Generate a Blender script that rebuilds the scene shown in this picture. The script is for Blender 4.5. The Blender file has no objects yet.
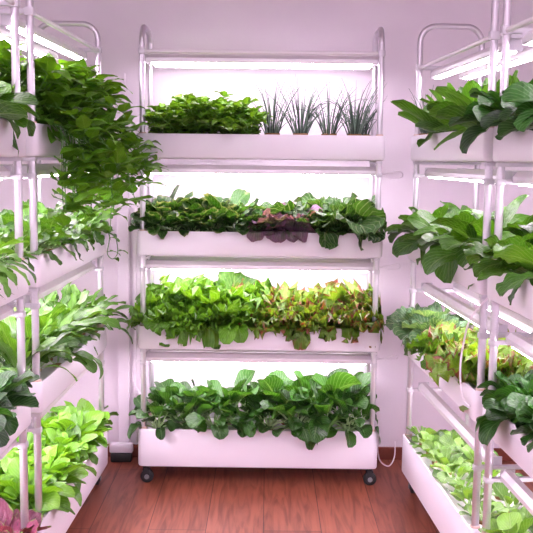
import bpy, bmesh, math, random
import numpy as np
from mathutils import Vector, Matrix

PI = math.pi
scn = bpy.context.scene
C = scn.collection

# ------------------------------------------------------------------ camera
F_PX, PITCH, ROLL, CAM_Z = 917.9, 0.1161, 0.0113, 1.3079
cam_d = bpy.data.cameras.new('camera')
cam_d.sensor_width = 36.0
cam_d.lens = F_PX / 533.0 * 36.0
cam_d.clip_start = 0.05
cam = bpy.data.objects.new('camera', cam_d)
C.objects.link(cam)
_f = Vector((0, math.cos(PITCH), -math.sin(PITCH)))
_r0 = Vector((1, 0, 0)); _u0 = Vector((0, math.sin(PITCH), math.cos(PITCH)))
_r = _r0 * math.cos(ROLL) + _u0 * math.sin(ROLL)
_u = _u0 * math.cos(ROLL) - _r0 * math.sin(ROLL)
M = Matrix((( _r.x, _u.x, -_f.x, 0), (_r.y, _u.y, -_f.y, 0), (_r.z, _u.z, -_f.z, CAM_Z), (0, 0, 0, 1)))
cam.matrix_world = M
scn.camera = cam

# ------------------------------------------------------------------ light and exposure
scn.view_settings.view_transform = 'Standard'
scn.view_settings.look = 'None'
scn.view_settings.gamma = 1.0
scn.view_settings.use_curve_mapping = False
scn.view_settings.exposure = 0.12
world = bpy.data.worlds.new('room_light'); scn.world = world
world.use_nodes = True
bg = world.node_tree.nodes['Background']
bg.inputs[0].default_value = (1.0, 0.825, 1.05, 1)
bg.inputs[1].default_value = 1.75
LED_STRENGTH = 31
LED_COLOR = (1.0, 0.84, 1.0, 1)

def area_light(name, loc, size, sizey, power, color, rot=(0, 0, 0)):
    d = bpy.data.lights.new(name, 'AREA'); d.shape = 'RECTANGLE'
    d.size = size; d.size_y = sizey; d.energy = power; d.color = color
    o = bpy.data.objects.new(name, d); C.objects.link(o)
    o.location = loc; o.rotation_euler = rot
    return o
area_light('overhead_fill', (0, 0.9, 2.62), 1.6, 0.9, 34, (1.0, 0.88, 0.98))  # added fill light above the view, not a fixture of the room

# ------------------------------------------------------------------ dimensions
W, D = 0.96, 0.28
INS = 0.022
PR = 0.0112
TOPZ = 1.812
BOT = [0.0777, 0.5558, 0.9296, 1.3075]
TOP = [0.2338, 0.6496, 1.0262, 1.4030]
WALL_Y = 3.93
RACKS = {   # far (or left) front corner of the planter stack, direction of u and v
    'C': (Vector((-0.5075, 3.5621, 0)), -0.0063),
    'R': (Vector((0.5450, 3.5457, 0)), 0.0633),
    'L': (Vector((-0.6290, 3.5914, 0)), -0.0268)}
GAP = {'R': 0.061, 'L': 0.10}

def rack_frame(code):
    """origin, u axis, v axis in plan; u grows away from the far/left end, v from the front face backwards"""
    P, y = RACKS[code[0]]
    if code == 'C':
        return P, Vector((math.cos(y), math.sin(y), 0)), Vector((-math.sin(y), math.cos(y), 0))
    u = Vector((math.sin(y), -math.cos(y), 0))
    s = 1 if code[0] == 'R' else -1
    v = Vector((s * math.cos(y), s * math.sin(y), 0))
    if code[1] == 'N':
        P = P + u * (W + GAP[code[0]])
    return P, u, v

def rack_place(code):
    P, u, v = rack_frame(code)
    y = RACKS[code[0]][1]
    if code == 'C': return P, y
    if code[0] == 'R': return P, -PI / 2 + y
    return P + u * W, PI / 2 + y

# ------------------------------------------------------------------ materials
def new_mat(name):
    m = bpy.data.materials.new(name); m.use_nodes = True
    nt = m.node_tree; b = nt.nodes['Principled BSDF']
    return m, nt, b

def plain(name, col, rough=0.5, metal=0.0, noise=0.0, nscale=40, bump=0.0):
    m, nt, b = new_mat(name)
    b.inputs['Base Color'].default_value = (*col, 1)
    b.inputs['Roughness'].default_value = rough
    b.inputs['Metallic'].default_value = metal
    if noise or bump:
        tc = nt.nodes.new('ShaderNodeTexCoord'); n = nt.nodes.new('ShaderNodeTexNoise')
        n.inputs['Scale'].default_value = nscale; n.inputs['Detail'].default_value = 4
        nt.links.new(tc.outputs['Object'], n.inputs['Vector'])
        if noise:
            r = nt.nodes.new('ShaderNodeMapRange')
            r.inputs['To Min'].default_value = 1 - noise; r.inputs['To Max'].default_value = 1 + noise * .5
            nt.links.new(n.outputs['Fac'], r.inputs['Value'])
            mx = nt.nodes.new('ShaderNodeVectorMath'); mx.operation = 'SCALE'
            mx.inputs[0].default_value = col
            nt.links.new(r.outputs['Result'], mx.inputs['Scale'])
            nt.links.new(mx.outputs['Vector'], b.inputs['Base Color'])
        if bump:
            bp = nt.nodes.new('ShaderNodeBump'); bp.inputs['Strength'].default_value = bump
            bp.inputs['Distance'].default_value = 0.002
            nt.links.new(n.outputs['Fac'], bp.inputs['Height'])
            nt.links.new(bp.outputs['Normal'], b.inputs['Normal'])
    return m

def emit(name, col, s):
    m, nt, b = new_mat(name)
    b.inputs['Base Color'].default_value = (.9, .9, .9, 1)
    b.inputs['Emission Color'].default_value = col
    b.inputs['Emission Strength'].default_value = s
    return m

MAT = {}
MAT['planter'] = plain('white_plastic', (.80, .74, .82), .42, noise=.03, nscale=9)
MAT['board'] = plain('white_foam_board', (.80, .77, .80), .7)
MAT['post'] = plain('brushed_aluminium', (.66, .62, .67), .30, .85, noise=.05, nscale=60)
MAT['bracket'] = plain('pale_powder_coat', (.60, .56, .62), .45, .2)
MAT['alu'] = plain('satin_aluminium', (.80, .75, .79), .36, .35, noise=.06, nscale=30)
MAT['led'] = emit('led_strip', LED_COLOR, LED_STRENGTH)
MAT['black'] = plain('black_rubber', (.015, .015, .017), .5)
MAT['hub'] = plain('grey_plastic', (.18, .18, .19), .4)
MAT['collar'] = plain('tan_rubber_collar', (.62, .44, .38), .6)
MAT['cable'] = plain('white_cable', (.80, .72, .78), .45)
MAT['plug'] = plain('growing_sponge', (.30, .16, .07), .9, noise=.3, nscale=90)
MAT['base'] = plain('red_brown_skirting', (.20, .045, .026), .45, noise=.25, nscale=12)

def wall_mat():
    m, nt, b = new_mat('mauve_white_wall')
    tc = nt.nodes.new('ShaderNodeTexCoord')
    n = nt.nodes.new('ShaderNodeTexNoise'); n.inputs['Scale'].default_value = 3.5; n.inputs['Detail'].default_value = 6
    nt.links.new(tc.outputs['Object'], n.inputs['Vector'])
    cr = nt.nodes.new('ShaderNodeValToRGB')
    cr.color_ramp.elements[0].position = .3; cr.color_ramp.elements[0].color = (.745, .665, .735, 1)
    cr.color_ramp.elements[1].position = .7; cr.color_ramp.elements[1].color = (.81, .725, .795, 1)
    nt.links.new(n.outputs['Fac'], cr.inputs['Fac'])
    nt.links.new(cr.outputs['Color'], b.inputs['Base Color'])
    b.inputs['Roughness'].default_value = .6
    n2 = nt.nodes.new('ShaderNodeTexNoise'); n2.inputs['Scale'].default_value = 120
    nt.links.new(tc.outputs['Object'], n2.inputs['Vector'])
    bp = nt.nodes.new('ShaderNodeBump'); bp.inputs['Strength'].default_value = .15; bp.inputs['Distance'].default_value = .002
    nt.links.new(n2.outputs['Fac'], bp.inputs['Height']); nt.links.new(bp.outputs['Normal'], b.inputs['Normal'])
    return m
MAT['wall'] = wall_mat()
MAT['ceiling'] = plain('white_ceiling_paint', (.75, .70, .74), .8)

def floor_mat():
    m, nt, b = new_mat('red_brown_wood_planks')
    L = nt.links
    tc = nt.nodes.new('ShaderNodeTexCoord')
    mp = nt.nodes.new('ShaderNodeMapping'); mp.inputs['Rotation'].default_value = (0, 0, PI / 2)
    L.new(tc.outputs['Object'], mp.inputs['Vector'])
    br = nt.nodes.new('ShaderNodeTexBrick')
    br.inputs['Scale'].default_value = 1.0
    br.inputs['Brick Width'].default_value = 1.25; br.inputs['Row Height'].default_value = .205
    br.inputs['Mortar Size'].default_value = .0015; br.inputs['Mortar Smooth'].default_value = .2
    br.inputs['Color1'].default_value = (.225, .066, .038, 1); br.inputs['Color2'].default_value = (.285, .088, .050, 1)
    br.inputs['Mortar'].default_value = (.05, .012, .008, 1)
    L.new(mp.outputs['Vector'], br.inputs['Vector'])
    g = nt.nodes.new('ShaderNodeMapping'); g.inputs['Scale'].default_value = (14, 1.3, 1)
    L.new(tc.outputs['Object'], g.inputs['Vector'])
    n = nt.nodes.new('ShaderNodeTexNoise'); n.inputs['Scale'].default_value = 2.2; n.inputs['Detail'].default_value = 7
    n.inputs['Distortion'].default_value = 1.6
    L.new(g.outputs['Vector'], n.inputs['Vector'])
    cr = nt.nodes.new('ShaderNodeValToRGB')
    cr.color_ramp.elements[0].position = .34; cr.color_ramp.elements[0].color = (.62, .55, .5, 1)
    cr.color_ramp.elements[1].position = .60; cr.color_ramp.elements[1].color = (1.15, 1.1, 1.1, 1)
    e = cr.color_ramp.elements.new(.47); e.color = (.92, .88, .86, 1)
    L.new(n.outputs['Fac'], cr.inputs['Fac'])
    mx = nt.nodes.new('ShaderNodeMixRGB'); mx.blend_type = 'MULTIPLY'; mx.inputs[0].default_value = 1
    L.new(br.outputs['Color'], mx.inputs[1]); L.new(cr.outputs['Color'], mx.inputs[2])
    L.new(mx.outputs['Color'], b.inputs['Base Color'])
    b.inputs['Roughness'].default_value = .42
    b.inputs['Specular IOR Level'].default_value = .35
    return m
MAT['floor'] = floor_mat()

def leaf_mat(name, dark, light, vein, vw=.5, dk=.55, edge=None, e0=.75, centre=None, rough=.38, transl=.25, nsc=30, bump=.35, sheen=0):
    bl = (1, 1.08, .55) if dk < .9 else (1, 1, 1)
    dark = tuple(c * dk * .55 * q for c, q in zip(dark, bl)); light = tuple(c * dk * q for c, q in zip(light, bl)); vein = tuple(c * (.35 + dk * .6) for c in vein)  # dark tone deepened: shade inside the foliage is put into the leaf colour
    m, nt, b = new_mat(name); L = nt.links; N = nt.nodes
    def math_(op, a, bb=None, c=None, clamp=False):
        n = N.new('ShaderNodeMath'); n.operation = op; n.use_clamp = clamp
        for i, x in enumerate((a, bb, c)):
            if x is None: continue
            if isinstance(x, (int, float)): n.inputs[i].default_value = x
            else: L.new(x, n.inputs[i])
        return n.outputs[0]
    def mix(f, c1, c2):
        n = N.new('ShaderNodeMixRGB')
        for i, x in enumerate((f, c1, c2)):
            if isinstance(x, tuple): n.inputs[i].default_value = (*x, 1)
            elif isinstance(x, (int, float)): n.inputs[i].default_value = x
            else: L.new(x, n.inputs[i])
        return n.outputs[0]
    uv = N.new('ShaderNodeUVMap'); uv.uv_map = 'UVMap'
    sp = N.new('ShaderNodeSeparateXYZ'); L.new(uv.outputs[0], sp.inputs[0])
    a = math_('ABSOLUTE', math_('MULTIPLY_ADD', sp.outputs[0], 2.0, -1.0))      # 0 midrib .. 1 margin
    t = sp.outputs[1]
    at = N.new('ShaderNodeAttribute'); at.attribute_name = 'tint'
    tc = N.new('ShaderNodeTexCoord')
    no = N.new('ShaderNodeTexNoise'); no.inputs['Scale'].default_value = nsc; no.inputs['Detail'].default_value = 3
    L.new(tc.outputs['Object'], no.inputs['Vector'])
    k = math_('MULTIPLY_ADD', no.outputs['Fac'], .8, math_('MULTIPLY_ADD', at.outputs['Fac'], 1.0, -.4), clamp=True)
    col = mix(k, dark, light)
    if centre is not None:
        col = mix(math_('SUBTRACT', 1.0, math_('MULTIPLY', math_('MAXIMUM', a, math_('ABSOLUTE', math_('MULTIPLY_ADD', t, 2.0, -1.0))), 1.15), clamp=True), col, centre)
    if edge is not None:
        d = math_('MAXIMUM', a, math_('MULTIPLY', t, 1.0))
        d = math_('ADD', d, math_('MULTIPLY_ADD', no.outputs['Fac'], .5, -.25))
        col = mix(math_('DIVIDE', math_('SUBTRACT', d, e0), max(.05, 1.02 - e0), clamp=True), col, edge)
    # midrib and side veins
    mid = math_('SUBTRACT', 1.0, math_('DIVIDE', a, math_('MULTIPLY_ADD', t, -.09, .13)), clamp=True)
    ph = math_('MULTIPLY_ADD', a, -.55, t)
    s = math_('SINE', math_('MULTIPLY', ph, 44.0))
    side = math_('MULTIPLY', math_('SUBTRACT', s, .80, clamp=True), 3.2)
    vv = math_('MULTIPLY', math_('MAXIMUM', mid, side, clamp=True), vw)
    col = mix(vv, col, vein)
    L.new(col, b.inputs['Base Color'])
    b.inputs['Roughness'].default_value = rough
    b.inputs['Specular IOR Level'].default_value = .5
    # blistered surface between the veins
    vo = N.new('ShaderNodeTexNoise'); vo.inputs['Scale'].default_value = nsc * 3.2; vo.inputs['Detail'].default_value = 1
    L.new(tc.outputs['Object'], vo.inputs['Vector'])
    h = math_('SUBTRACT', vo.outputs['Fac'], math_('MULTIPLY', math_('MAXIMUM', mid, side), .7))
    bp = N.new('ShaderNodeBump'); bp.inputs['Strength'].default_value = bump; bp.inputs['Distance'].default_value = .008
    L.new(h, bp.inputs['Height']); L.new(bp.outputs['Normal'], b.inputs['Normal'])
    tr = N.new('ShaderNodeBsdfTranslucent')
    tcx = N.new('ShaderNodeMixRGB'); tcx.blend_type = 'MULTIPLY'; tcx.inputs[0].default_value = 1
    L.new(col, tcx.inputs[1]); tcx.inputs[2].default_value = (1.7, 1.55, .5, 1)
    L.new(tcx.outputs[0], tr.inputs['Color'])
    ms = N.new('ShaderNodeMixShader'); ms.inputs[0].default_value = transl
    L.new(b.outputs[0], ms.inputs[1]); L.new(tr.outputs[0], ms.inputs[2])
    L.new(ms.outputs[0], N['Material Output'].inputs['Surface'])
    return m

G = {}
G['basil'] = leaf_mat('basil_leaf', (.045, .17, .012), (.21, .46, .05), (.45, .65, .25), .3, dk=.75, rough=.35)
G['chive'] = leaf_mat('chive_leaf', (.06, .11, .085), (.19, .28, .21), (.10, .2, .12), .1, dk=1.0, rough=.5, transl=.1)
G['tatsoi'] = leaf_mat('dark_crinkled_leaf', (.012, .065, .012), (.05, .19, .03), (.35, .5, .25), .35, edge=(.22, .26, .14), e0=.9, dk=.7, rough=.3, bump=.7)
G['purple'] = leaf_mat('purple_leaf', (.075, .025, .065), (.33, .16, .29), (.42, .28, .40), .5, dk=1.0, centre=(.07, .14, .04), rough=.42, bump=.7)
G['savoy'] = leaf_mat('savoy_leaf', (.03, .14, .025), (.11, .30, .08), (.58, .72, .48), .75, rough=.42, bump=.9)
G['palesavoy'] = leaf_mat('pale_savoy_leaf', (.05, .17, .06), (.17, .36, .15), (.60, .72, .52), .9, dk=.9, rough=.42, bump=.9)
G['lettuce'] = leaf_mat('green_lettuce_leaf', (.075, .26, .015), (.25, .55, .06), (.5, .7, .3), .35, dk=.75, rough=.42, bump=.7)
G['redlettuce'] = leaf_mat('red_tipped_lettuce_leaf', (.12, .26, .02), (.31, .54, .08), (.5, .6, .25), .3, dk=.7, edge=(.22, .055, .035), e0=.93, rough=.42, bump=.7)
G['bokchoy'] = leaf_mat('dark_spoon_leaf', (.022, .115, .018), (.075, .26, .045), (.42, .62, .34), .5, dk=.62, rough=.30, bump=.6)
G['vine'] = leaf_mat('pointed_vine_leaf', (.03, .13, .008), (.17, .42, .03), (.3, .5, .12), .35, dk=.66, rough=.42, bump=.3)
G['mustard'] = leaf_mat('mid_green_leaf', (.04, .19, .018), (.17, .43, .06), (.42, .62, .28), .4, rough=.38, bump=.5)
G['rocket'] = leaf_mat('tongue_leaf', (.055, .22, .02), (.19, .46, .06), (.5, .7, .35), .4, rough=.42)
G['spinach'] = leaf_mat('bright_oval_leaf', (.10, .33, .018), (.26, .58, .06), (.5, .75, .3), .4, dk=.68, rough=.35)
G['bigleaf'] = leaf_mat('broad_leaf', (.035, .155, .012), (.12, .34, .03), (.35, .55, .2), .45, dk=.6, bump=.5, rough=.36)
G['palechoy'] = leaf_mat('pale_spoon_leaf', (.08, .24, .035), (.30, .58, .14), (.6, .78, .45), .45, dk=.6, rough=.35)
G['darkchoy'] = leaf_mat('very_dark_spoon_leaf', (.010, .06, .014), (.04, .17, .03), (.3, .5, .25), .4, dk=.7, rough=.36)
G['coleus'] = leaf_mat('coleus_leaf', (.11, .016, .045), (.24, .05, .11), (.42, .14, .24), .3, dk=1.0, edge=(.14, .30, .04), e0=.93, rough=.45, bump=.7)
G['yellow'] = leaf_mat('yellow_green_leaf', (.22, .45, .02), (.42, .68, .06), (.6, .8, .3), .35, rough=.4)
S = {'green': plain('green_stem', (.16, .36, .07), .45), 'pale': plain('pale_green_stem', (.42, .60, .28), .4),
     'dark': plain('dark_green_stem', (.07, .19, .03), .45), 'red': plain('reddish_stem', (.22, .12, .05), .45)}

# ------------------------------------------------------------------ mesh helpers
def link(name, me, mat, parent=None, smooth=True, recalc=True):
    if recalc:
        bm = bmesh.new(); bm.from_mesh(me); bmesh.ops.recalc_face_normals(bm, faces=bm.faces); bm.to_mesh(me); bm.free()
    if mat: me.materials.append(mat)
    if smooth: me.polygons.foreach_set('use_smooth', [True] * len(me.polygons))
    o = bpy.data.objects.new(name, me); C.objects.link(o)
    if parent: o.parent = parent
    return o

class MB:
    def __init__(s): s.v = []; s.f = []; s.flat = True
    def add(s, vs, fs):
        n = len(s.v); s.v += [tuple(p) for p in vs]; s.f += [tuple(i + n for i in f) for f in fs]
    def box(s, lo, hi, bev=0.0):
        bm = bmesh.new(); bmesh.ops.create_cube(bm, size=1)
        for v in bm.verts:
            v.co = Vector([(lo[i] + hi[i]) / 2 + v.co[i] * (hi[i] - lo[i]) for i in range(3)])
        if bev: bmesh.ops.bevel(bm, geom=bm.edges[:], offset=bev, segments=2, affect='EDGES', profile=.5)
        bm.verts.index_update()
        s.add([v.co for v in bm.verts], [[v.index for v in f.verts] for f in bm.faces]); bm.free()
    def tube(s, pts, r, n=10, cap=True):
        pts = [Vector(p) for p in pts]; rings = []; prev = None
        rr = r if isinstance(r, (list, tuple)) else [r] * len(pts)
        for i, p in enumerate(pts):
            t = (pts[min(i + 1, len(pts) - 1)] - pts[max(i - 1, 0)]).normalized()
            if prev is None:
                a = Vector((1, 0, 0)) if abs(t.x) < .8 else Vector((0, 1, 0))
                prev = (a - t * a.dot(t)).normalized()
            prev = (prev - t * prev.dot(t)).normalized(); q = t.cross(prev)
            rings.append([p + (prev * math.cos(2 * PI * k / n) + q * math.sin(2 * PI * k / n)) * rr[i] for k in range(n)])
        vs = [v for R_ in rings for v in R_]
        fs = [(i * n + k, i * n + (k + 1) % n, (i + 1) * n + (k + 1) % n, (i + 1) * n + k) for i in range(len(pts) - 1) for k in range(n)]
        if cap: fs += [tuple(range(n))[::-1], tuple((len(pts) - 1) * n + k for k in range(n))]
        s.add(vs, fs)
    def rings(s, rs, cap=True):
        n = len(rs[0]); vs = [v for r_ in rs for v in r_]
        fs = [(i * n + k, i * n + (k + 1) % n, (i + 1) * n + (k + 1) % n, (i + 1) * n + k) for i in range(len(rs) - 1) for k in range(n)]
        if cap: fs += [tuple(range(n))[::-1], tuple((len(rs) - 1) * n + k for k in range(n))]
        s.add(vs, fs)
    def build(s, name, mat, parent=None, smooth=True):
        me = bpy.data.meshes.new(name); me.from_pydata(s.v, [], s.f)
        o = link(name, me, mat, parent, smooth)
        if smooth:
            try: me.set_sharp_from_angle(angle=math.radians(40))
            except Exception: pass
        return o

def empty(name, loc, rotz=0, label=None, cat=None, group=None):
    o = bpy.data.objects.new(name, None); C.objects.link(o); o.empty_display_size = .05
    o.location = loc; o.rotation_euler = (0, 0, rotz)
    tag(o, label, cat, group); return o
def tag(o, label=None, cat=None, group=None, kind=None):
    if label: o['label'] = label
    if cat: o['category'] = cat
    if group: o['group'] = group
    if kind: o['kind'] = kind
    return o
def copy_tree(o, parent=None):
    c = o.copy(); C.objects.link(c)
    if parent: c.parent = parent
    for ch in [x for x in C.objects if x.parent == o]: copy_tree(ch, c)
    return c

# ------------------------------------------------------------------ setting
def struct(name, lo, hi, mat, bev=0):
    m = MB(); m.box(lo, hi, bev); return tag(m.build(name, mat, smooth=False), kind='structure')
XL, XR, YF = -1.30, 1.30, -1.6
struct('floor', (XL, YF, -.05), (XR, WALL_Y, 0), MAT['floor'])
struct('wall_back', (XL - .1, WALL_Y, -.05), (XR + .1, WALL_Y + .1, 2.75), MAT['wall'])
struct('wall_left', (XL - .1, YF, -.05), (XL, WALL_Y, 2.75), MAT['wall'])
struct('wall_right', (XR, YF, -.05), (XR + .1, WALL_Y, 2.75), MAT['wall'])
struct('ceiling', (XL - .1, YF, 2.65), (XR + .1, WALL_Y + .1, 2.75), MAT['ceiling'])
struct('baseboard_back', (XL, WALL_Y - .014, 0), (XR, WALL_Y, .056), MAT['base'], .003)
# shallow pilaster strips left of the middle rack and the thin joint strip behind it
struct('trim_1', (-.640, WALL_Y - .030, .056), (-.590, WALL_Y, 1.30), MAT['wall'], .004)
struct('trim_6', (-.612, WALL_Y - .008, 1.30), (-.604, WALL_Y, 1.66), MAT['wall'])
struct('trim_2', (-.575, WALL_Y - .012, .056), (-.560, WALL_Y, 1.10), MAT['wall'], .003)
struct('trim_3', (.208, WALL_Y - .004, .056), (.213, WALL_Y, 1.68), MAT['wall'])
struct('trim_4', (-.760, WALL_Y - .006, 1.012), (-.640, WALL_Y, 1.020), MAT['wall'])
struct('trim_5', (.45, WALL_Y - .005, .86), (1.2, WALL_Y, .868), MAT['wall'])

# ------------------------------------------------------------------ planters
def rrect(x0, y0, x1, y1, r, z, n=5):
    out = []
    for cx, cy, a0 in ((x1 - r, y1 - r, 0), (x0 + r, y1 - r, PI / 2), (x0 + r, y0 + r, PI), (x1 - r, y0 + r, 1.5 * PI)):
        for k in range(n + 1):
            a = a0 + PI / 2 * k / n
            out.append((cx + r * math.cos(a), cy + r * math.sin(a), z))
    return out
def make_planter(z0, z1, name, label):
    h = z1 - z0
    t = empty(name, (0, 0, z0), 0, label, 'planter', 'white planters on the racks')
    m = MB()
    def rr(i, z): return rrect(i, i, W - i, D - i, max(.018 - i * .5, .006), z)
    m.rings([rr(.012, 0), rr(.003, .003), rr(0, .010), rr(0, h - .003), rr(.0015, h), rr(.0065, h), rr(.008, h - .003), rr(.008, .012)])
    m.build('trough', MAT['planter'], t)
    m = MB(); m.rings([rr(.0095, h - .036), rr(.0095, h - .028)])
    m.build('planting_board', MAT['board'], t, smooth=False)
    return t
RNAME = {'C': 'middle rack', 'RF': 'right far rack', 'RN': 'right near rack', 'LF': 'left far rack', 'LN': 'left near rack'}
TNAME = ['floor', 'third', 'second', 'top']
deep = make_planter(BOT[0], TOP[0], 'planter', 'x'); shal = make_planter(BOT[1], TOP[1], 'planter', 'x')
# thin collars where the posts pass the planter rim
used = {id(deep): False, id(shal): False}
for rc in ('C', 'LF', 'LN', 'RF', 'RN'):
    P, rot = rack_place(rc)
    for k in range(4):
        src = deep if k == 0 else shal
        if not used[id(src)]: o = src; used[id(src)] = True
        else: o = copy_tree(src)
        hk = TOP[k] - BOT[k]
        o.location = (P.x, P.y, BOT[k]); o.rotation_euler = (0, 0, rot)
        if k: o.scale = (1, 1, hk / (TOP[1] - BOT[1]))
        what = 'deep white floor planter' if k == 0 else 'shallow white planter'
        pos = {'C': 'at the bottom of', 'x': ''}
        o['label'] = (f'{what} on casters at the foot of the {RNAME[rc]}' if k == 0 else
                      f'{what} on the {TNAME[k]} shelf from the top of the {RNAME[rc]}' if k < 3 else f'{what} on the top shelf of the {RNAME[rc]}')

# ------------------------------------------------------------------ rack
def make_rack(drop=(0, 0, 0, 0), bw=1.0):
    t = empty('growing_rack', (0, 0, 0), 0, 'x', 'rack', 'wheeled aluminium growing racks')
    xs = (INS, W - INS); ys = (INS, D - INS)
    for x in xs:
        for y in ys:
            m = MB(); m.tube([(x, y, TOP[0] - .024), (x, y, TOPZ - .06)], PR, 14); m.build('post', MAT['post'], t)
            for zt in TOP:
                m = MB(); m.tube([(x, y, zt - .012), (x, y, zt + .004), (x, y, zt + .006)], [.0145, .0145, .0125], 14); m.build('post_collar', MAT['collar'], t)
        # arched top joining the front and the rear post
        pts = []; r = .06; zc = TOPZ - r
        for k in range(9):
            a = PI - PI / 2 * k / 8; pts.append((x, ys[0] + r + r * math.cos(a), zc + r * math.sin(a)))
        for k in range(9):
            a = PI / 2 - PI / 2 * k / 8; pts.append((x, ys[1] - r + r * math.cos(a), zc + r * math.sin(a)))
        m = MB(); m.tube(pts, PR * .98, 14); m.build('arch', MAT['post'], t)
        # stretcher between the two posts of an end, below every planter and near the top
        for zi, z in enumerate(BOT[1:]):
            m = MB(); m.box((x - .012, 0.010, z - .012), (x + .012, D - .010, z - .0008), .002)
            m.build('shelf_bracket', MAT['bracket'], t)
            z = z - drop[zi]
            m = MB(); m.box((x - .008, ys[0], z - .060), (x + .008, ys[1], z - .048), .002)
            m.box((x - .0125, ys[0] - .0125, z - .064), (x + .0125, ys[0] + .0125, z - .046), .003)
            m.box((x - .0125, ys[1] - .0125, z - .064), (x + .0125, ys[1] + .0125, z - .046), .003)
            m.build('light_bracket', MAT['bracket'], t)
        zt = 1.715 - drop[3]
        m = MB(); m.box((x - .008, ys[0] - .003, zt - .008), (x + .008, ys[1] + .003, zt + .008), .003)
        for yy in ys: m.box((x - .0135, yy - .0135, zt - .012), (x + .0135, yy + .0135, zt + .012), .003)
        m.build('light_bracket', MAT['bracket'], t)
    # light bars, two to a tier
    levels = [(z - .040 - drop[i], (.075, .200)) for i, z in enumerate(BOT[1:])] + [(1.695 - drop[3], (.085, .195))]
    for z, vs in levels:
        for v in vs:
            m = MB(); bw_ = bw if z < 1.6 else .6
            prof = [(-.035, .001), (-.035, -.012), (-.030, -.016), (.030, -.016), (.035, -.012), (.035, .001), (.016, .015), (-.016, .015)]
            prof = [(p[0] * bw_, p[1]) for p in prof]
            a, b = .030, W - .030
            m.rings([[(a, v + p[0], z + p[1]) for p in prof], [(b, v + p[0], z + p[1]) for p in prof]])
            bar = m.build('light_bar', MAT['alu'], t, smooth=False)
            m = MB(); m.box((a + .02, v - .020 * bw_, z - .0225), (b - .02, v + .020 * bw_, z - .0162), .002)
            m.build('led_tube', MAT['led'], bar, smooth=False)
            for xx in (a - .004, b):
                m = MB(); m.box((xx, v - .036 * bw_, z - .020), (xx + .004, v + .036 * bw_, z + .016), .001)
                m.build('end_cap', MAT['bracket'], bar, smooth=False)
    # top rails
    for y in ys:
        m = MB(); m.tube([(INS, y, 1.714 - drop[3]), (W - INS, y, 1.714 - drop[3])], .0075, 10); m.build('top_rail', MAT['alu'], t)
    # base frame and casters
    m = MB()
    for y in (.03, D - .05): m.box((.03, y, BOT[0] - .009), (W - .03, y + .02, BOT[0] - .0008), .001)
    m.build('base_frame', MAT['hub'], t, smooth=False)
    for x in (.028, W - .028):
        for y in (.045, D - .045):
            m = MB(); m.tube([(x, y, BOT[0] - .010), (x, y, BOT[0] - .020)], .014, 12)
            for s_ in (-1, 1): m.box((x - .012, y + s_ * .0145 - .0015, .018), (x + .016, y + s_ * .0145 + .0015, BOT[0] - .017), .001)
            m.box((x - .012, y - .016, BOT[0] - .021), (x + .016, y + .016, BOT[0] - .017), .001)
            c = m.build('caster', MAT['black'], t)
            m = MB(); wx = x + .004
            R_ = .0265
            rs = []
            for yy, rr_ in ((-.011, R_ - .004), (-.009, R_), (.009, R_), (.011, R_ - .004)):
                rs.append([(wx + rr_ * math.cos(2 * PI * k / 22), y + yy, .0268 + rr_ * math.sin(2 * PI * k / 22)) for k in range(22)])
            m.rings(rs); m.build('wheel', MAT['black'], c)
            m = MB(); m.tube([(wx, y - .0185, .0268), (wx, y + .0185, .0268)], .010, 14); m.build('hub', MAT['hub'], c)
    return t
RLAB = {'C': 'wheeled aluminium growing rack facing the camera against the wall',
        'LF': 'aluminium rack along the left side, farther one, with trailing vines on top',
        'LN': 'aluminium rack along the left side, nearer one, cut by the frame edge',
        'RF': 'aluminium rack along the right side, farther one, with chives at its far end',
        'RN': 'aluminium rack along the right side, nearer one, cut by the frame edge'}
rack0 = make_rack()
for i, rc in enumerate(('C', 'LF', 'LN', 'RF', 'RN')):
    P, rot = rack_place(rc)
    o = rack0 if i == 0 else make_rack((.085, .065, 0, .058), .6) if rc == 'RF' else copy_tree(RF_) if rc == 'RN' else copy_tree(rack0)
    if rc == 'RF': RF_ = o
    o.location = P; o.rotation_euler = (0, 0, rot); o['label'] = RLAB[rc]

# ------------------------------------------------------------------ plants
class Leaves:
    def __init__(s): s.V = []; s.Fc = []; s.UV = []; s.T = []; s.n = 0
    def add(s, P, UV, tint):            # P (nt,nu,3)
        nt, nu = P.shape[:2]
        idx = np.arange(nt * nu).reshape(nt, nu) + s.n
        q = np.stack([idx[:-1, :-1], idx[:-1, 1:], idx[1:, 1:], idx[1:, :-1]], -1).reshape(-1, 4)
        s.V.append(P.reshape(-1, 3)); s.Fc.append(q); s.UV.append(UV.reshape(-1, 2)); s.T.append(np.full(nt * nu, tint)); s.n += nt * nu
    def build(s, name, mat, parent, xf):
        V = xf(np.concatenate(s.V)); Fq = np.concatenate(s.Fc); UV = np.concatenate(s.UV); T = np.concatenate(s.T)
        me = bpy.data.meshes.new(name); me.from_pydata(V.tolist(), [], Fq.tolist())
        ul = me.uv_layers.new(name='UVMap'); ul.data.foreach_set('uv', UV[Fq.reshape(-1)].reshape(-1))
        a = me.attributes.new('tint', 'FLOAT', 'POINT'); a.data.foreach_set('value', T)
        return link(name, me, mat, parent, True, False)

def beta(t, a, b):
    p = a / (a + b); return (t ** a) * ((1 - t) ** b) / ((p ** a) * ((1 - p) ** b))

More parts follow.
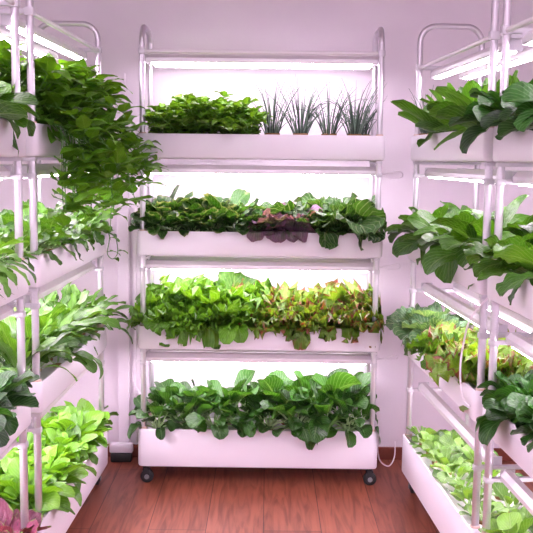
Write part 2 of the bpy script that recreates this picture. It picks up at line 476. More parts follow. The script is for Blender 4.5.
def add_leaf(rng, LV, ST, base, az, el, L_, Wd, curl, pet, a, b, cup=.25, ruf=0, rk=4, lobe=0, lk=3, roll=0, tint=.5, pr=.0022, nt=None, nu=None, twist=0.0):
    """one leaf: a petiole from base, then a blade; curved downwards by curl (radians over its length)"""
    if nt is None: nt = 15 if ruf > .05 or lobe > .05 else 8
    if nu is None: nu = 7 if ruf > .05 else 5
    nseg = 5
    pts = [np.array(base, float)]; dirs = []
    tot = nseg + nt - 1
    lens = [pet * L_ / nseg] * nseg + [(1 - pet) * L_ / (nt - 1)] * (nt - 1)
    e = el; acc = 0; A = az
    for ds in lens:
        f = acc / L_
        ee = el - curl * f ** 1.4
        d = np.array([math.cos(A) * math.cos(ee), math.sin(A) * math.cos(ee), math.sin(ee)])
        dirs.append(d); pts.append(pts[-1] + d * ds); acc += ds; A += twist * ds / L_
    pts = np.array(pts); dirs.append(dirs[-1]); dirs = np.array(dirs)
    if pet > .03 and ST is not None:
        ST.tube([tuple(p) for p in pts[:nseg + 2]], [pr * (1.25 - .6 * i / (nseg + 1)) for i in range(nseg + 2)], 5)
    B = pts[nseg:nseg + nt]; Td = dirs[nseg:nseg + nt]
    t = np.linspace(0, 1, nt)
    side0 = np.array([-math.sin(az + twist * .5), math.cos(az + twist * .5), 0])
    side = side0[None] - Td * (Td @ side0)[:, None]; side /= np.linalg.norm(side, axis=1)[:, None]
    nor = np.cross(Td, side)
    cr, sr = math.cos(roll), math.sin(roll)
    S2 = side * cr + nor * sr; N2 = nor * cr - side * sr
    tt = np.clip(t, .012, .988)
    w = beta(tt, a, b) * Wd / 2
    if lobe: w = w * (1 - lobe * (.5 + .5 * np.sin(2 * PI * lk * t + rng.uniform(0, 6))))
    u = np.linspace(-1, 1, nu)
    ph1, ph2 = rng.uniform(0, 6), rng.uniform(0, 6)
    uu, tg = np.meshgrid(u, t)
    ww = np.repeat(w[:, None], nu, 1)
    off = cup * np.abs(uu) ** 1.5 * ww
    if ruf:
        ph = np.where(uu > 0, ph1, ph2)
        off = off + ruf * Wd * np.abs(uu) ** 1.8 * np.sin(2 * PI * rk * tg + ph) * (.35 + .65 * tg)
        off = off + ruf * Wd * .5 * (tg ** 4) * np.sin(uu * 7 + ph1)
        ww = ww * (1 + ruf * .9 * np.sin(2 * PI * rk * 1.3 * tg + ph))
    else:
        off = off + .05 * Wd * np.abs(uu) ** 2 * np.sin(2 * PI * 1.6 * tg + np.where(uu > 0, ph1, ph2))
    cc = math.cos(min(1.0, abs(cup) * .7))
    P = B[:, None, :] + S2[:, None, :] * (uu * ww * cc)[..., None] + N2[:, None, :] * off[..., None]
    LV.add(P, np.stack([uu * .5 + .5, tg], -1), tint)
    return pts

# kinds: leaf shape parameters
K = {
 'tatsoi':   dict(g='tatsoi', st='pale', n=34, L=(.06, .115), Wd=(.42, .6), el=(.25, 1.35), curl=(.5, 1.5), pet=.35, a=.55, b=.35, cup=.35, ruf=.05, rk=4),
 'purple':   dict(g='purple', st='red', n=16, L=(.08, .14), Wd=(.6, .8), el=(.2, 1.3), curl=(.4, 1.3), pet=.22, a=.55, b=.45, cup=.4, ruf=.08, rk=3),
 'savoy':    dict(g='savoy', st='pale', n=14, L=(.09, .16), Wd=(.65, .9), el=(.2, 1.25), curl=(.5, 1.4), pet=.2, a=.5, b=.35, cup=.4, ruf=.09, rk=3),
 'lettuce':  dict(g='lettuce', st='pale', n=26, L=(.08, .135), Wd=(.5, .8), el=(.15, 1.4), curl=(.4, 1.8), pet=.08, a=.5, b=.28, cup=.25, ruf=.2, rk=5),
 'redlettuce': dict(g='redlettuce', st='pale', n=24, L=(.08, .135), Wd=(.6, .85), el=(.1, 1.35), curl=(.4, 1.5), pet=.08, a=.5, b=.28, cup=.2, ruf=.2, rk=5, lobe=.1, lk=5),
 'bokchoy':  dict(g='bokchoy', st='pale', n=17, L=(.11, .19), Wd=(.38, .54), el=(.35, 1.45), curl=(.6, 2.1), pet=.5, a=.5, b=.42, cup=.5, pr=.0034),
 'darkchoy': dict(g='darkchoy', st='pale', n=20, L=(.09, .16), Wd=(.46, .60), el=(.25, 1.35), curl=(.6, 1.7), pet=.42, a=.55, b=.40, cup=.4, pr=.003),
 'palechoy': dict(g='palechoy', st='pale', n=12, L=(.05, .09), Wd=(.55, .7), el=(.3, 1.4), curl=(.5, 1.6), pet=.35, a=.55, b=.4, cup=.4, pr=.003),
 'mustard':  dict(g='mustard', st='pale', n=20, L=(.09, .16), Wd=(.42, .6), el=(.25, 1.35), curl=(.6, 1.7), pet=.35, a=.5, b=.55, cup=.2, ruf=.07, rk=3, lobe=.2, lk=2.5),
 'rocket':   dict(g='rocket', st='pale', n=24, L=(.14, .24), Wd=(.20, .30), el=(.5, 1.4), curl=(.5, 1.7), pet=.22, a=.8, b=.4, cup=.2, ruf=.07, rk=2, lobe=.45, lk=3),
 'dandelion': dict(g='rocket', st='pale', n=22, L=(.10, .17), Wd=(.22, .32), el=(.3, 1.3), curl=(.8, 2.0), pet=.25, a=.7, b=.5, cup=.2, lobe=.5, lk=3.5),
 'spinach':  dict(g='spinach', st='pale', n=38, L=(.075, .135), Wd=(.40, .54), el=(.3, 1.4), curl=(.5, 1.6), pet=.28, a=.6, b=.55, cup=.35),
 'bigleaf':  dict(g='bigleaf', st='pale', n=15, L=(.15, .24), Wd=(.42, .58), el=(.2, 1.3), curl=(.7, 2.0), pet=.35, a=.5, b=.5, cup=.25, ruf=.035, rk=2, pr=.003),
 'romaine':  dict(g='bigleaf', st='pale', n=13, L=(.14, .21), Wd=(.36, .46), el=(.15, 1.3), curl=(.2, 1.1), pet=.15, a=.55, b=.5, cup=.3, pr=.003),
 'bright':   dict(g='yellow', st='pale', n=12, L=(.10, .17), Wd=(.45, .6), el=(.4, 1.4), curl=(.3, 1.1), pet=.15, a=.5, b=.45, cup=.2, ruf=.06, rk=3),
 'coleus':   dict(g='coleus', st='red', n=20, L=(.06, .10), Wd=(.6, .75), el=(.15, 1.2), curl=(.4, 1.3), pet=.25, a=.45, b=.65, cup=.2, ruf=.05, rk=4),
}
PLANTS = []
def xf_for(rc, tier, base):
    P, u, v = rack_frame(rc)
    U = np.array(u); V_ = np.array(v); O = np.array(P); rim = TOP[tier]
    zmax = (BOT[tier + 1] - .072 - (.085 if rc[0] == 'R' and tier < 2 else 0)) if tier < 3 else (1.61 if rc[0] == 'R' else 1.665)
    def local_fix(X):
        X = X.copy(); uu, vv, zz = X[:, 0], X[:, 1], X[:, 2]
        # distance outside (+) or inside (-) the planter outline: leaves pass over the rim, never through a wall
        ds = np.stack([-vv, -uu, uu - W, vv - D]); d = ds.max(0); ax = ds.argmax(0)
        kk = (d < -.02) & (zz < rim - .07) & (vv < D * .6); vv[kk] = -.014; d = np.where(kk, .014, d)
        m = (d < -.02); zmin = np.clip(rim + .004 + (d + .02), rim - .020, None); k = m & (zz < zmin); zz[k] = zmin[k]
        k = (d >= -.02) & (d < .010) & (zz < rim + .004) & (zz > rim - .07); zz[k] = rim + .004
        zo = rim + .004 - (d - .010) * 3; k = (d >= .010) & (d < .035) & (zz < zo) & (zz > rim - .07); zz[k] = zo[k]
        k = (d >= -.02) & (d < .014) & (zz <= rim - .07)
        for axis, (arr, val) in enumerate(((vv, -.014), (uu, -.014), (uu, W + .014), (vv, D + .014))):
            kk = k & (ax == axis); arr[kk] = val
        if rc == 'C':
            m = uu < .0; uu[m] = -.05 * np.tanh(-uu[m] / .05)
            m = uu > W - .02; uu[m] = W - .02 + .03 * np.tanh((uu[m] - W + .02) / .03)
        m = (vv > D + .035); vv[m] = D + .035 + (vv[m] - D - .035) * .15
        inn = d < -.02
        m = inn & (zz > zmax - .03); zz[m] = zmax - .03 + .03 * np.tanh((zz[m] - zmax + .03) / .06)
        X[:, 0], X[:, 1], X[:, 2] = uu, vv, zz
        return X
    bw = O + U * base[0] + V_ * base[1]; bw[2] = base[2]
    def xf(X):
        X = local_fix(X)
        Wd = O[None] + X[:, 0:1] * U[None] + X[:, 1:2] * V_[None]; Wd[:, 2] = X[:, 2]
        return Wd - bw[None]
    return xf, bw

def finish(name, cat, rc, tier, base, LV, ST, gmat, smat, label, group, plug=True):
    xf, bw = xf_for(rc, tier, base)
    t = empty(name, tuple(bw), 0, label, cat, group)
    if LV is not None and LV.n: LV.build('foliage', gmat, t, xf)
    if ST is not None and ST.v:
        ST.v = [tuple(p) for p in xf(np.array(ST.v))]
        ST.build('stems', smat, t)
    if plug:
        m = MB(); m.rings([[(r * math.cos(2 * PI * k / 12), r * math.sin(2 * PI * k / 12), z) for k in range(12)] for r, z in ((.017, 0), (.019, .007), (.012, .009))])
        m.build('planting_plug', MAT['plug'], t)
    PLANTS.append(t); return t

NAMES = dict(tatsoi='tatsoi_plant', purple='purple_cabbage_plant', savoy='savoy_cabbage_plant', lettuce='green_lettuce', redlettuce='red_tipped_lettuce',
             bokchoy='bok_choy_plant', darkchoy='bok_choy_plant', palechoy='bok_choy_plant', mustard='mustard_green_plant', rocket='rocket_plant', dandelion='dandelion_green_plant',
             spinach='spinach_plant', bigleaf='broad_leaved_green_plant', romaine='romaine_lettuce', bright='yellow_green_lettuce', coleus='coleus_plant')

def rosette(kind, rc, tier, u, v, label, group, sc=1.0, lean=(0, -.25), seed=0, hero=(), **ov):
    """a plant whose leaves all rise from its crown; hero leaves are given as (azimuth, elevation, length, width, curl)"""
    k = dict(K[kind]); k.update(ov); rng = random.Random(seed * 7919 + int(u * 1000) * 31 + tier * 97 + hash_s(rc))
    base = (u, v, TOP[tier] - .028)
    LV = Leaves(); ST = MB(); n = k['n']; off = rng.uniform(0, 6.28)
    for i in range(n):
        f = (i + .5) / n
        az = off + i * 2.399963 + rng.uniform(-.25, .25)
        el = k['el'][0] + (k['el'][1] - k['el'][0]) * f ** .8 + rng.uniform(-.1, .1)
        # lean the plant: tilt outward-growing leaves toward the aisle
        d = np.array([math.cos(az) * math.cos(el) + lean[0] * .7, math.sin(az) * math.cos(el) + lean[1] * .7, math.sin(el)])
        az = math.atan2(d[1], d[0]); el = math.asin(max(-1, min(1, d[2] / np.linalg.norm(d))))
        L_ = (k['L'][0] + (k['L'][1] - k['L'][0]) * (1 - abs(f - .42) * 1.3) * rng.uniform(.8, 1.1)) * sc * rng.uniform(.78, 1.16)
        Wd = L_ * (1 - k['pet'] * .25) * rng.uniform(*k['Wd'])
        curl = rng.uniform(k['curl'][0] * .6, k['curl'][1] * 1.15) * (1.15 - .35 * f)
        b0 = (u + math.cos(az) * .008, v + math.sin(az) * .008, base[2] + .008)
        add_leaf(rng, LV, ST, b0, az, el, L_, Wd, curl, k['pet'], k['a'], k['b'], k.get('cup', .25), k.get('ruf', 0), k.get('rk', 4),
                 k.get('lobe', 0), k.get('lk', 3), rng.uniform(-.65, .65), min(1, max(0, rng.gauss(.3 + .4 * f, .22))), k.get('pr', .0022) * sc, twist=rng.uniform(-.5, .5))  # tint rises toward the upper leaves, painting them as lit
    for h in hero:
        az, el, L_, Wd, curl = h[:5]
        add_leaf(rng, LV, ST, (u, v, base[2] + .008), az, el, L_, Wd, curl, h[5] if len(h) > 5 else k['pet'], k['a'], k['b'], k.get('cup', .25) * .6, k.get('ruf', 0) * .6, k.get('rk', 4),
                 k.get('lobe', 0) * .6, k.get('lk', 3), rng.uniform(-.25, .25), h[6] if len(h) > 6 else .5, k.get('pr', .0022) * sc, nt=14, nu=7)
    return finish(NAMES[kind], 'plant', rc, tier, base, LV, ST, G[k['g']], S[k['st']], label, group)

def hash_s(s): return sum(ord(c) * 17 ** i for i, c in enumerate(s)) % 1000

def bushy(name, g, st, rc, tier, u, v, label, group, nst=9, hgt=.13, spread=.06, leafL=.045, leafW=.6, step=.022, a=.5, b=.8, lean=(0, -.1), seed=0, grav=3.0, tops=True, cup=.3, strands=(), trail=(), lcurl=(.4, 1.3), ruf=0):
    """a branching plant: stems grow up (or trail), leaves stand along them"""
    rng = random.Random(seed * 7919 + int(u * 1000) * 31 + tier * 97 + hash_s(rc))
    base = (u, v, TOP[tier] - .028); LV = Leaves(); ST = MB()
    specs = []
    for i in range(nst):
        az = i * 2.4 + rng.uniform(-.4, .4); r = math.sqrt((i + .5) / nst)
        d = Vector((math.cos(az) * r * spread / hgt + lean[0], math.sin(az) * r * spread / hgt + lean[1], 1)).normalized()
        specs.append((d, hgt * rng.uniform(.8, 1.12) * (1 + .25 * r), grav, leafL))
    for d, ln, gr, lf in trail: specs.append((Vector(d).normalized(), ln, gr, lf))
    for si, (d, ln, gr, lf) in enumerate(specs):
        p = Vector((base[0], base[1], base[2] + .006)) + Vector((d.x, d.y, 0)) * .01; pts = [p.copy()]; ds = step / 2; s_ = 0; side = rng.choice((-1, 1)); k = 0
        while s_ < ln:
            d = (d + Vector((rng.uniform(-.13, .13), rng.uniform(-.13, .13), rng.uniform(-.05, .05) - gr * ds))).normalized()
            if si >= nst and si % 2 and p.y < -.025: d = Vector((d.x, d.y * .55, d.z - .12)).normalized()
            p = p + d * ds
            if -.012 < p.y < D and -.01 < p.x < W + .01 and p.z < TOP[tier] + .006 and s_ > .02:
                if p.z < TOP[tier] - .03: p.y = -.018
                else: p.z = TOP[tier] + .006
                if p.y < .06: d = (d + Vector((0, -.8, .1))).normalized()
            pts.append(p.copy()); s_ += ds; k += 1
            if k % 2 == 0 and s_ > ln * .12:
                side = -side
                haz = math.atan2(d.y, d.x) if abs(d.x) + abs(d.y) > .15 else rng.uniform(0, 6.28)
                az = haz + side * rng.uniform(.5, 1.7)
                f = s_ / ln
                add_leaf(rng, LV, ST, p, az, rng.uniform(.1, .9), lf * rng.uniform(.75, 1.25), lf * leafW * rng.uniform(.85, 1.15), rng.uniform(*lcurl), .22, a, b, cup, ruf, 3,
                         0, 3, rng.uniform(-.4, .4), min(1, max(0, rng.gauss(.2 + .55 * f, .2))), .0012, nt=7, nu=5)  # lighter tint up the stem imitates light on the upper leaves
        if tops:
            for q in range(4):
                add_leaf(rng, LV, None, p, q * 1.57 + rng.uniform(-.4, .4), rng.uniform(.1, 1.0), lf * rng.uniform(.6, 1.0), lf * .6 * leafW / .6, rng.uniform(*lcurl), .1, a, b, cup, ruf, 3, 0, 3, rng.uniform(-.3, .3), min(1, rng.uniform(.5, 1)), .001, nt=7, nu=5)  # tip leaves take the light tones, a lit look in their colour
        ST.tube(pts[::2] + [pts[-1]], .0016, 5)
    for path, lv in strands:
        pts = smooth_path(path); ST.tube(pts, .0017, 6)
        for i, az, lf in lv:
            add_leaf(rng, LV, ST, pts[min(i, len(pts) - 1)], az, .1, lf, lf * leafW, 1.2, .2, a, b, cup, 0, 3, 0, 3, rng.uniform(-.3, .3), .6, .0012, nt=8, nu=5)
    return finish(name, 'plant', rc, tier, base, LV, ST, G[g], S[st], label, group)

def smooth_path(P, sub=5):
    P = [Vector(p) for p in P]; out = []
    for i in range(len(P) - 1):
        p0, p1, p2, p3 = P[max(i - 1, 0)], P[i], P[i + 1], P[min(i + 2, len(P) - 1)]
        for k in range(sub):
            t = k / sub
            out.append(.5 * ((2 * p1) + (p2 - p0) * t + (2 * p0 - 5 * p1 + 4 * p2 - p3) * t * t + (3 * p1 - p0 - 3 * p2 + p3) * t ** 3))
    return out + [P[-1]]

def chives(rc, tier, u, v, label, group, n=46, h=.16, seed=0):
    rng = random.Random(seed + 5); base = (u, v, TOP[tier] - .028); LV = Leaves()
    for i in range(n):
        az = rng.uniform(0, 6.28); r = rng.uniform(0, .020); el = rng.uniform(1.1, 1.55)
        L_ = h * rng.uniform(.6, 1.25); far = rng.random() < .25
        b0 = (u + math.cos(az) * r, v + math.sin(az) * r, base[2])
        rib = []
        nt = 9; p = np.array(b0); curl = rng.uniform(.2, 1.0) if not far else rng.uniform(1.2, 2.4)
        for j in range(nt):
            rib.append(tuple(p)); f = j / (nt - 1); e = el - curl * f ** 2
            p = p + np.array([math.cos(az) * math.cos(e), math.sin(az) * math.cos(e), math.sin(e)]) * L_ / (nt - 1)
        m = MB(); m.tube(rib, [.0020 * (1.05 - .8 * (j / (nt - 1)) ** 2) for j in range(nt)], 4)
        V_ = np.array(m.v); Fq = [f for f in m.f if len(f) == 4]
        # hollow round leaf as a closed quad strip
        for k in range(4):
            pass
        LV.V.append(V_); LV.Fc.append(np.array(Fq) + LV.n); t_ = np.repeat(np.linspace(0, 1, nt), 4)
        LV.UV.append(np.stack([np.full_like(t_, .8), t_], -1)); LV.T.append(np.full(len(V_), rng.random())); LV.n += len(V_)
    t = finish('chive_clump', 'plant', rc, tier, base, LV, None, G['chive'], None, label, group, plug=False)
    m = MB(); m.rings([[(r * math.cos(2 * PI * k / 16), r * math.sin(2 * PI * k / 16), z) for k in range(16)] for r, z in ((.026, 0), (.031, .034), (.029, .036), (.024, .036), (.022, .030))])
    m.build('growing_pot', MAT['plug'], t)
    return t

ORD = ['first', 'second', 'third', 'fourth', 'fifth', 'sixth', 'seventh', 'eighth', 'ninth', 'tenth', 'eleventh', 'twelfth']
def U(px): return (px - 136.5) / 248.5 * W          # a place along the middle rack

def row(kind, rc, tier, us, v, look, group, end='from the left', where=None, sc=1.0, seed=0, **kw):
    us = list(us)
    for i, u in enumerate(us):
        rng = random.Random(seed * 13 + i)
        o = ORD[i] if i < len(us) - 1 or len(us) == 1 else 'last'
        lab = f'{look}, {o} {end}, {where}' if len(us) > 1 else f'{look}, {where}'
        rosette(kind, rc, tier, u, v + rng.uniform(-.008, .008), lab, group, sc=sc * rng.uniform(.84, 1.14), seed=seed + i, **kw)

# ---- middle rack, top shelf: basil and chives
gb = 'basil plants on the top shelf of the middle rack'
for i, px in enumerate((160, 176, 194, 212, 230, 246)):
    bushy('basil_plant', 'basil', 'green', 'C', 3, U(px), .075 + .015 * (i % 2), f'bushy basil plant, {ORD[i] if i < 5 else "last"} from the left, front of middle top shelf', gb, nst=12, hgt=(.085, .115, .12, .135, .12, .085)[i], lean=(0, -.28), grav=5.0, spread=.06, leafL=.050, leafW=.66, step=.018, seed=i)
for i, px in enumerate((170, 188, 206, 224, 240)):
    bushy('basil_plant', 'basil', 'green', 'C', 3, U(px), .19, f'bushy basil plant, {ORD[i] if i < 4 else "last"} from the left, rear of middle top shelf', gb, nst=10, hgt=(.10, .125, .14, .13, .10)[i], spread=.055, leafL=.050, leafW=.66, step=.02, seed=20 + i)
gc = 'chive clumps on the top shelf of the middle rack'
for i, (px, n, h) in enumerate(((272, 38, .21), (301, 50, .225), (330, 36, .205), (356, 60, .22))):
    chives('C', 3, U(px), .10, ('leftmost chive clump, beside the basil on the middle top shelf', 'second chive clump from the basil, dense, middle top shelf', 'third chive clump from the basil, sparse and narrow', 'rightmost and widest chive clump on the middle top shelf')[i], gc, n, h, i * 3)
chives('C', 3, U(366), .15, 'chive clump tucked behind the rightmost one, middle top shelf', gc, 40, .15, 33)

# ---- middle rack, second shelf
gt = 'tatsoi on the second shelf of the middle rack'
row('tatsoi', 'C', 2, [U(p) for p in (150, 170, 190, 210, 230, 248)], .075, 'dark crinkled tatsoi', gt, 'from left in front row', 'middle rack second shelf', sc=1.15, seed=1, el=(.5, 1.4), lean=(0, -.1), pet=.42)
row('tatsoi', 'C', 2, [U(p) for p in (160, 182, 204, 226, 244)], .19, 'dark crinkled tatsoi', gt, 'from left in back row', 'middle rack second shelf', sc=1.5, seed=11, el=(.7, 1.45), curl=(.3,1.2))
row('purple', 'C', 2, [U(264), U(290)], .08, 'purple leafy cabbage', 'purple cabbages on the middle rack', 'from the left', 'middle rack second shelf', sc=1.15, seed=2,
    hero=((-1.9, .15, .13, .075, .7), (-1.1, .15, .13, .07, .7)))
row('savoy', 'C', 2, [U(300), U(340)], .19, 'pale crinkled savoy cabbage in back row', 'savoy cabbages on the middle rack', 'from the left', 'middle rack second shelf', sc=1.3, seed=3, el=(.5,1.4))
row('savoy', 'C', 2, [U(324), U(348), U(368)], .08, 'green savoy cabbage in front row', 'savoy cabbages on the middle rack', 'from the left', 'middle rack second shelf', sc=1.2, seed=4,
    hero=((-1.0, .45, .14, .09, .9),))

# ---- middle rack, third shelf
gl = 'green lettuces on the third shelf of the middle rack'
row('lettuce', 'C', 1, [U(p) for p in (150, 172, 194, 216, 238)], .08, 'frilly green lettuce', gl, 'from left in front row', 'middle rack third shelf', sc=1.15, seed=5)
row('lettuce', 'C', 1, [U(p) for p in (160, 184, 208, 232)], .19, 'frilly green lettuce', gl, 'from left in back row', 'middle rack third shelf', sc=1.6, seed=15, el=(.7, 1.45), curl=(.3,1.2))
rosette('savoy', 'C', 1, U(236), .05, 'long pale drooping leaves hanging over the middle rack third planter', None, sc=.5, seed=77, g='lettuce', hero=((-1.75, .55, .17, .075, 2.0, .15), (-1.35, .6, .15, .07, 2.2, .15), (-1.2, .9, .14, .07, 1.2, .15)))
gr = 'red-tipped lettuces on the third shelf of the middle rack'
row('redlettuce', 'C', 1, [U(p) for p in (262, 284, 306, 328, 350, 369)], .08, 'frilly red-tipped lettuce', gr, 'from left in front row', 'middle rack third shelf', sc=1.1, seed=6)
row('redlettuce', 'C', 1, [U(p) for p in (256, 278, 312, 336, 360)], .19, 'frilly red-tipped lettuce', gr, 'from left in back row', 'middle rack third shelf', sc=1.35, seed=16, el=(.6, 1.4), curl=(.3,1.2))

# ---- middle rack, floor planter
gk = 'bok choy in the floor planter of the middle rack'
row('bokchoy', 'C', 0, [U(p) for p in (156, 186, 214, 243, 272, 302, 330, 356)], .08, 'dark spoon-leaved bok choy', gk, 'from left in front row', 'middle floor planter', sc=1.0, seed=7)
row('bokchoy', 'C', 0, [U(p) for p in (166, 198, 228, 260, 290, 320, 350)], .19, 'dark spoon-leaved bok choy', gk, 'from left in back row', 'middle floor planter', sc=1.3, seed=17, el=(.8, 1.45), curl=(.4,1.4))

# ---- left far rack
gv = 'sweet potato vines on top of the left far rack'
_vr = random.Random(4)
vine_tr = []
for i in range(4):
    tr = []
    for j in range(9 if i < 2 else 12):
        tr.append(((_vr.uniform(-.7, .3) if i < 2 else _vr.uniform(-.35, .5), -1.0, _vr.uniform(.2, 1.5)), _vr.uniform(.26, .42), _vr.uniform(5, 10.5), _vr.uniform(.085, .125)))
    vine_tr.append(tr)
STR = (([(.30, .06, 1.385), (.27, -.01, 1.42), (.22, -.05, 1.38), (.18, -.06, 1.28), (.17, -.055, 1.17), (.19, -.055, 1.08), (.20, -.05, 1.00), (.21, -.045, .955), (.16, -.055, .93), (.09, -.06, .945), (.08, -.055, .99), (.10, -.05, 1.02)],
        [(14, -2.0, .075), (19, -.6, .06), (24, -2.4, .085), (29, -1.2, .05), (34, -2.2, .06), (40, -2.8, .05), (46, -2.4, .055)]),)
for i, (u, v) in enumerate(((.10, .09), (.34, .09), (.58, .09), (.82, .09))):
    bushy('sweet_potato_vine', 'vine', 'dark', 'LF', 3, u, v, ('sweet potato vine trailing from the far corner of the left top planter', 'sweet potato vine, second from the far end, hanging toward the aisle', 'sweet potato vine with a long strand curling down, left top planter', 'sweet potato vine nearest the post pair, left far rack top')[i],
          gv, strands=(STR if i == 1 else ()), nst=9, hgt=.17, spread=.08, leafL=.105, leafW=.46, step=.034, a=.32, b=1.0, lean=(0, -.3), seed=60 + i, grav=2.4, trail=vine_tr[i], lcurl=(.5, 1.6), cup=.18)
for i, u in enumerate((.22, .50, .76)):
    bushy('sweet_potato_vine', 'vine', 'dark', 'LF', 3, u, .20, f'upright sweet potato vine in the back row, {ORD[i]} from the far end', gv, nst=9, hgt=.18, spread=.08, leafL=.10, leafW=.46, step=.036, a=.32, b=1.0, lean=(0, -.1), seed=70 + i, grav=1.2)

E_ = 'from the far end'
g = 'mustard greens on the second shelf of the left far rack'
row('mustard', 'LF', 2, (.08, .24, .40, .56, .72, .88), .08, 'leafy mid-green mustard', g, E_ + ' in aisle row', 'left far second shelf', sc=.95, seed=20)
row('mustard', 'LF', 2, (.16, .36, .56, .78), .20, 'leafy mid-green mustard', g, E_ + ' in wall row', 'left far second shelf', sc=1.05, seed=21)
g = 'rocket on the third shelf of the left far rack'
row('rocket', 'LF', 1, (.07, .22, .38, .54, .70, .86), .09, 'tall tongue-leaved rocket', g, E_ + ' in aisle row', 'left far third shelf', sc=1.05, seed=22, lean=(-.15, -.12), el=(.75, 1.45))
row('rocket', 'LF', 1, (.14, .34, .54, .74), .20, 'tall tongue-leaved rocket', g, E_ + ' in wall row', 'left far third shelf', sc=1.1, seed=23)
rosette('darkchoy', 'LF', 1, .03, .05, 'dark spoon leaves reaching out at the far corner of the left third shelf', None, sc=.7, seed=88, n=7, g='mustard',
        hero=((-1.9, .9, .20, .045, 1.1, .35), (-2.2, .5, .20, .05, 1.5, .4), (-1.6, .4, .19, .05, 1.9, .4)))
rosette('bokchoy', 'LF', 1, .62, .04, 'round dark leaf hanging below the left far third planter', None, sc=.6, seed=89, n=6, g='mustard',
        hero=((-1.7, .6, .20, .065, 2.6, .5), (-1.2, .5, .16, .05, 1.6, .4), (-1.0, .7, .17, .05, 1.3, .4)))
g = 'spinach in the floor planter of the left far rack'
row('spinach', 'LF', 0, (.07, .22, .37, .52, .68, .84), .09, 'bright oval-leaved spinach', g, E_ + ' in aisle row', 'left far floor planter', sc=1.2, seed=24, lean=(0, -.25))
row('spinach', 'LF', 0, (.14, .32, .5, .68, .86), .20, 'bright oval-leaved spinach', g, E_ + ' in wall row', 'left far floor planter', sc=1.3, seed=25)

# ---- left near rack
g = 'broad greens on top of the left near rack'
row('bigleaf', 'LN', 3, (.08, .26, .44), .09, 'broad dark green-leaved plant', g, E_, 'left near rack top', sc=.8, seed=26)
row('bright', 'LN', 3, (.12, .34), .20, 'yellow-green lit lettuce', 'yellow-green lettuces on top of the left near rack', E_, 'left near rack top, wall row', sc=.95, seed=27)
g = 'dandelion greens on the second shelf of the left near rack'
row('dandelion', 'LN', 2, (.06, .20, .34, .48), .08, 'spiky dandelion green', g, E_, 'left near second shelf', sc=1.0, seed=28)
row('dandelion', 'LN', 2, (.14, .34), .20, 'spiky dandelion green in wall row', g, E_, 'left near second shelf', sc=1.0, seed=29)
g = 'dark bok choy on the third shelf of the left near rack'
row('darkchoy', 'LN', 1, (.06, .20, .34, .48), .08, 'small dark bok choy', g, E_, 'left near third shelf', sc=.9, seed=30)
row('rocket', 'LN', 1, (.10, .28), .21, 'tongue-leaved rocket in wall row', 'rocket on the left near rack', E_, 'left near third shelf', sc=1.0, seed=31)
g = 'bright greens in the floor planter of the left near rack'
row('spinach', 'LN', 0, (.14, .34), .20, 'bright spinach in wall row', g, E_, 'left near floor planter', sc=1.25, seed=32)
row('coleus', 'LN', 0, (.035, .15, .27), .06, 'purple-leaved coleus', 'coleus in the left near floor planter', E_, 'left near floor planter', sc=1.5, seed=33)

# ---- right far rack
chives('RF', 3, .06, .05, 'chive clump at the far end of the right top shelf', None, 44, .20, 51)
g = 'romaine lettuces on top of the right far rack'
row('romaine', 'RF', 3, (.30, .46, .64, .82), .08, 'broad upright romaine lettuce', g, E_, 'right far rack top', sc=1.15, seed=34, lean=(0, -.15), el=(.1, 1.5), curl=(.1, .9))
row('bright', 'RF', 3, (.45, .72), .18, 'yellow-green lit lettuce', 'yellow-green lettuces on top of the right far rack', E_, 'right far rack top', sc=.9, seed=35)
g = 'broad-leaved greens on the second shelf of the right far rack'
row('bigleaf', 'RF', 2, (.06, .22, .40, .58, .78), .08, 'large broad-leaved green', g, E_ + ' in aisle row', 'right far second shelf', sc=.92, seed=36, lean=(-.05, -.35))
row('bigleaf', 'RF', 2, (.14, .36, .60, .84), .20, 'large broad-leaved green', g, E_ + ' in wall row', 'right far second shelf', sc=.95, seed=37)
row('savoy', 'RF', 1, (.07, .22), .09, 'pale white-veined savoy cabbage', 'savoy cabbages on the right far rack', E_, 'right far third shelf', sc=1.2, seed=38, g='palesavoy', lean=(-.1, -.35))
g = 'red-tipped lettuces on the right far rack'
row('redlettuce', 'RF', 1, (.46, .62, .78), .11, 'frilly red-tipped lettuce in aisle row', g, E_, 'right far third shelf', sc=1.15, seed=39, lean=(0, -.3))
row('redlettuce', 'RF', 1, (.36, .56, .76, .92), .20, 'frilly red-tipped lettuce in wall row', g, E_, 'right far third shelf', sc=1.05, seed=40)
row('lettuce', 'RF', 1, (.36, .50, .64), .045, 'yellow-green lettuce spilling over', 'green lettuces on the right far rack', E_, 'right far third planter', sc=.9, seed=48, lean=(0, -.6), n=12)
g = 'pale bok choy in the floor planter of the right far rack'
row('palechoy', 'RF', 0, (.07, .18, .29, .40, .51, .62, .73, .84), .075, 'small pale bok choy', g, E_ + ' in aisle row', 'right far floor planter', sc=1.0, seed=41, lean=(0, 0))
row('palechoy', 'RF', 0, (.12, .25, .38, .51, .64, .77, .90), .19, 'small pale bok choy', g, E_ + ' in wall row', 'right far floor planter', sc=1.05, seed=42, lean=(0, 0))

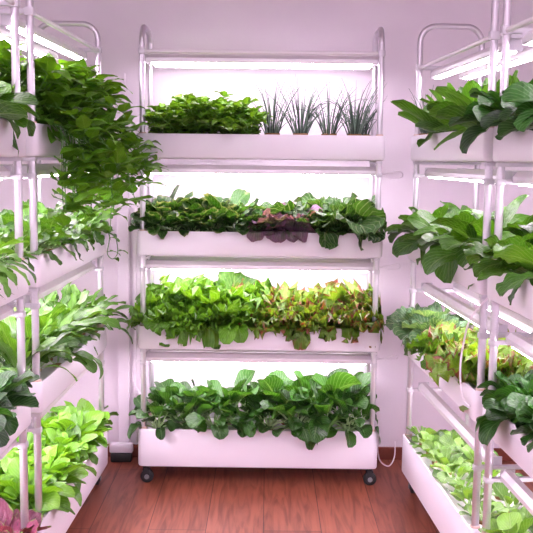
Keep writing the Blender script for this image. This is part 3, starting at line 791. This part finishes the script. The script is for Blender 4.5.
# ---- right near rack
row('darkchoy', 'RN', 3, (.05, .17, .30, .43), .07, 'large dark bok choy', 'dark bok choy on top of the right near rack', E_, 'right near rack top', sc=1.2, seed=43, lean=(-.1, -.3))
g = 'broad greens on the second shelf of the right near rack'
row('mustard', 'RN', 2, (.05, .17, .30, .43), .08, 'broad mid-green mustard', g, E_, 'right near second shelf', sc=1.15, seed=44, lean=(0, -.3))
row('bigleaf', 'RN', 2, (.12, .36), .20, 'broad-leaved green in wall row', g, E_, 'right near second shelf', sc=.9, seed=45)
row('darkchoy', 'RN', 1, (.05, .15, .26, .37, .48), .10, 'glossy dark bok choy', 'dark bok choy on the third shelf of the right near rack', E_, 'right near third shelf', sc=.95, seed=46, lean=(-.15, -.25), n=34, el=(.45, 1.45), Wd=(.5, .65))
rosette('darkchoy', 'RN', 1, .20, .05, 'large-leaved dark bok choy bulging over the right near third planter', None, sc=.7, seed=90, n=8,
        hero=((-1.8, .5, .14, .08, 1.9, .35), (-2.4, .5, .14, .07, 1.8, .35), (-1.3, .5, .15, .085, 2.4, .35), (-1.6, .9, .12, .06, 1.3, .3)))
row('palechoy', 'RN', 0, (.06, .20, .34), .08, 'pale rounded bok choy', 'pale bok choy in the right near floor planter', E_, 'right near floor planter', sc=1.4, seed=47)
row('spinach', 'RN', 0, (.12, .30), .20, 'bright spinach in wall row', 'spinach in the right near floor planter', E_, 'right near floor planter', sc=1.1, seed=49)

# ------------------------------------------------------------------ cables and small things
def cable(name, pts, r, label, sub=6):
    P = [Vector(p) for p in pts]; out = []
    for i in range(len(P) - 1):
        p0, p1, p2, p3 = P[max(i - 1, 0)], P[i], P[i + 1], P[min(i + 2, len(P) - 1)]
        for k in range(sub):
            t = k / sub
            out.append(.5 * ((2 * p1) + (p2 - p0) * t + (2 * p0 - 5 * p1 + 4 * p2 - p3) * t * t + (3 * p1 - p0 - 3 * p2 + p3) * t ** 3))
    out.append(P[-1]); m = MB(); m.tube(out, r, 8)
    return tag(m.build(name, MAT['cable'], None), label, 'cable')
PC, uC, vC = rack_frame('C')
def lc(u, v, z): p = PC + uC * u + vC * v; return (p.x, p.y, z)
cable('power_cable', [lc(W + .004, .16, .27), lc(W + .018, .17, .22), lc(W + .02, .18, .12), lc(W + .035, .20, .05), lc(W + .075, .22, .020), lc(W + .105, .27, .045), lc(W + .115, .34, .09)], .0028, 'white power cable looping to the floor right of the middle rack')
for k, (z, lb) in enumerate(((1.25, 'thin white lamp cord looping off the middle rack, second tier'), (.88, 'thin white lamp cord sticking out, middle rack third tier'), (.505, 'thin white lamp cord sticking out, middle rack lowest tier'))):
    cable('lamp_cord', [lc(W - .008, .10, z), lc(W + .03, .08, z + .012), lc(W + .075, .12, z + .016), lc(W + .09, .16, z - .004), lc(W + .05, .17, z - .016), lc(W + .002, .16, z + .006)], .0016, lb)
cable('lamp_cord', [lc(-.001, .12, .50), lc(-.03, .12, .47), lc(-.04, .13, .42), lc(-.02, .14, .36), lc(-.001, .15, .33)], .002, 'thin white cord hanging left of the middle rack')
PR_, uR, vR = rack_frame('RF')
def lr(u, v, z): p = PR_ + uR * u + vR * v; return (p.x, p.y, z)
cable('lamp_cord', [lr(W + .006, .03, .93), lr(W - .03, -.012, .86), lr(W - .06, -.022, .78), lr(W - .085, -.022, .70), lr(W - .07, -.018, .62), lr(W - .02, -.010, .60)], .003, 'white cord drooping in front of the right post pair')
PLg, uL, vL = rack_frame('LF')
# power strip behind the left of the middle rack
t = empty('power_strip', (-.62, 3.86, .0), 0, 'white power strip on the skirting left of the middle rack', 'power strip')
m = MB(); m.box((-.05, -.016, .041), (.05, .016, .082), .005); m.build('housing', MAT['planter'], t)
m = MB(); m.box((-.045, -.02, 0), (.045, .02, .040), .006); m.build('adapter_box', MAT['black'], t)
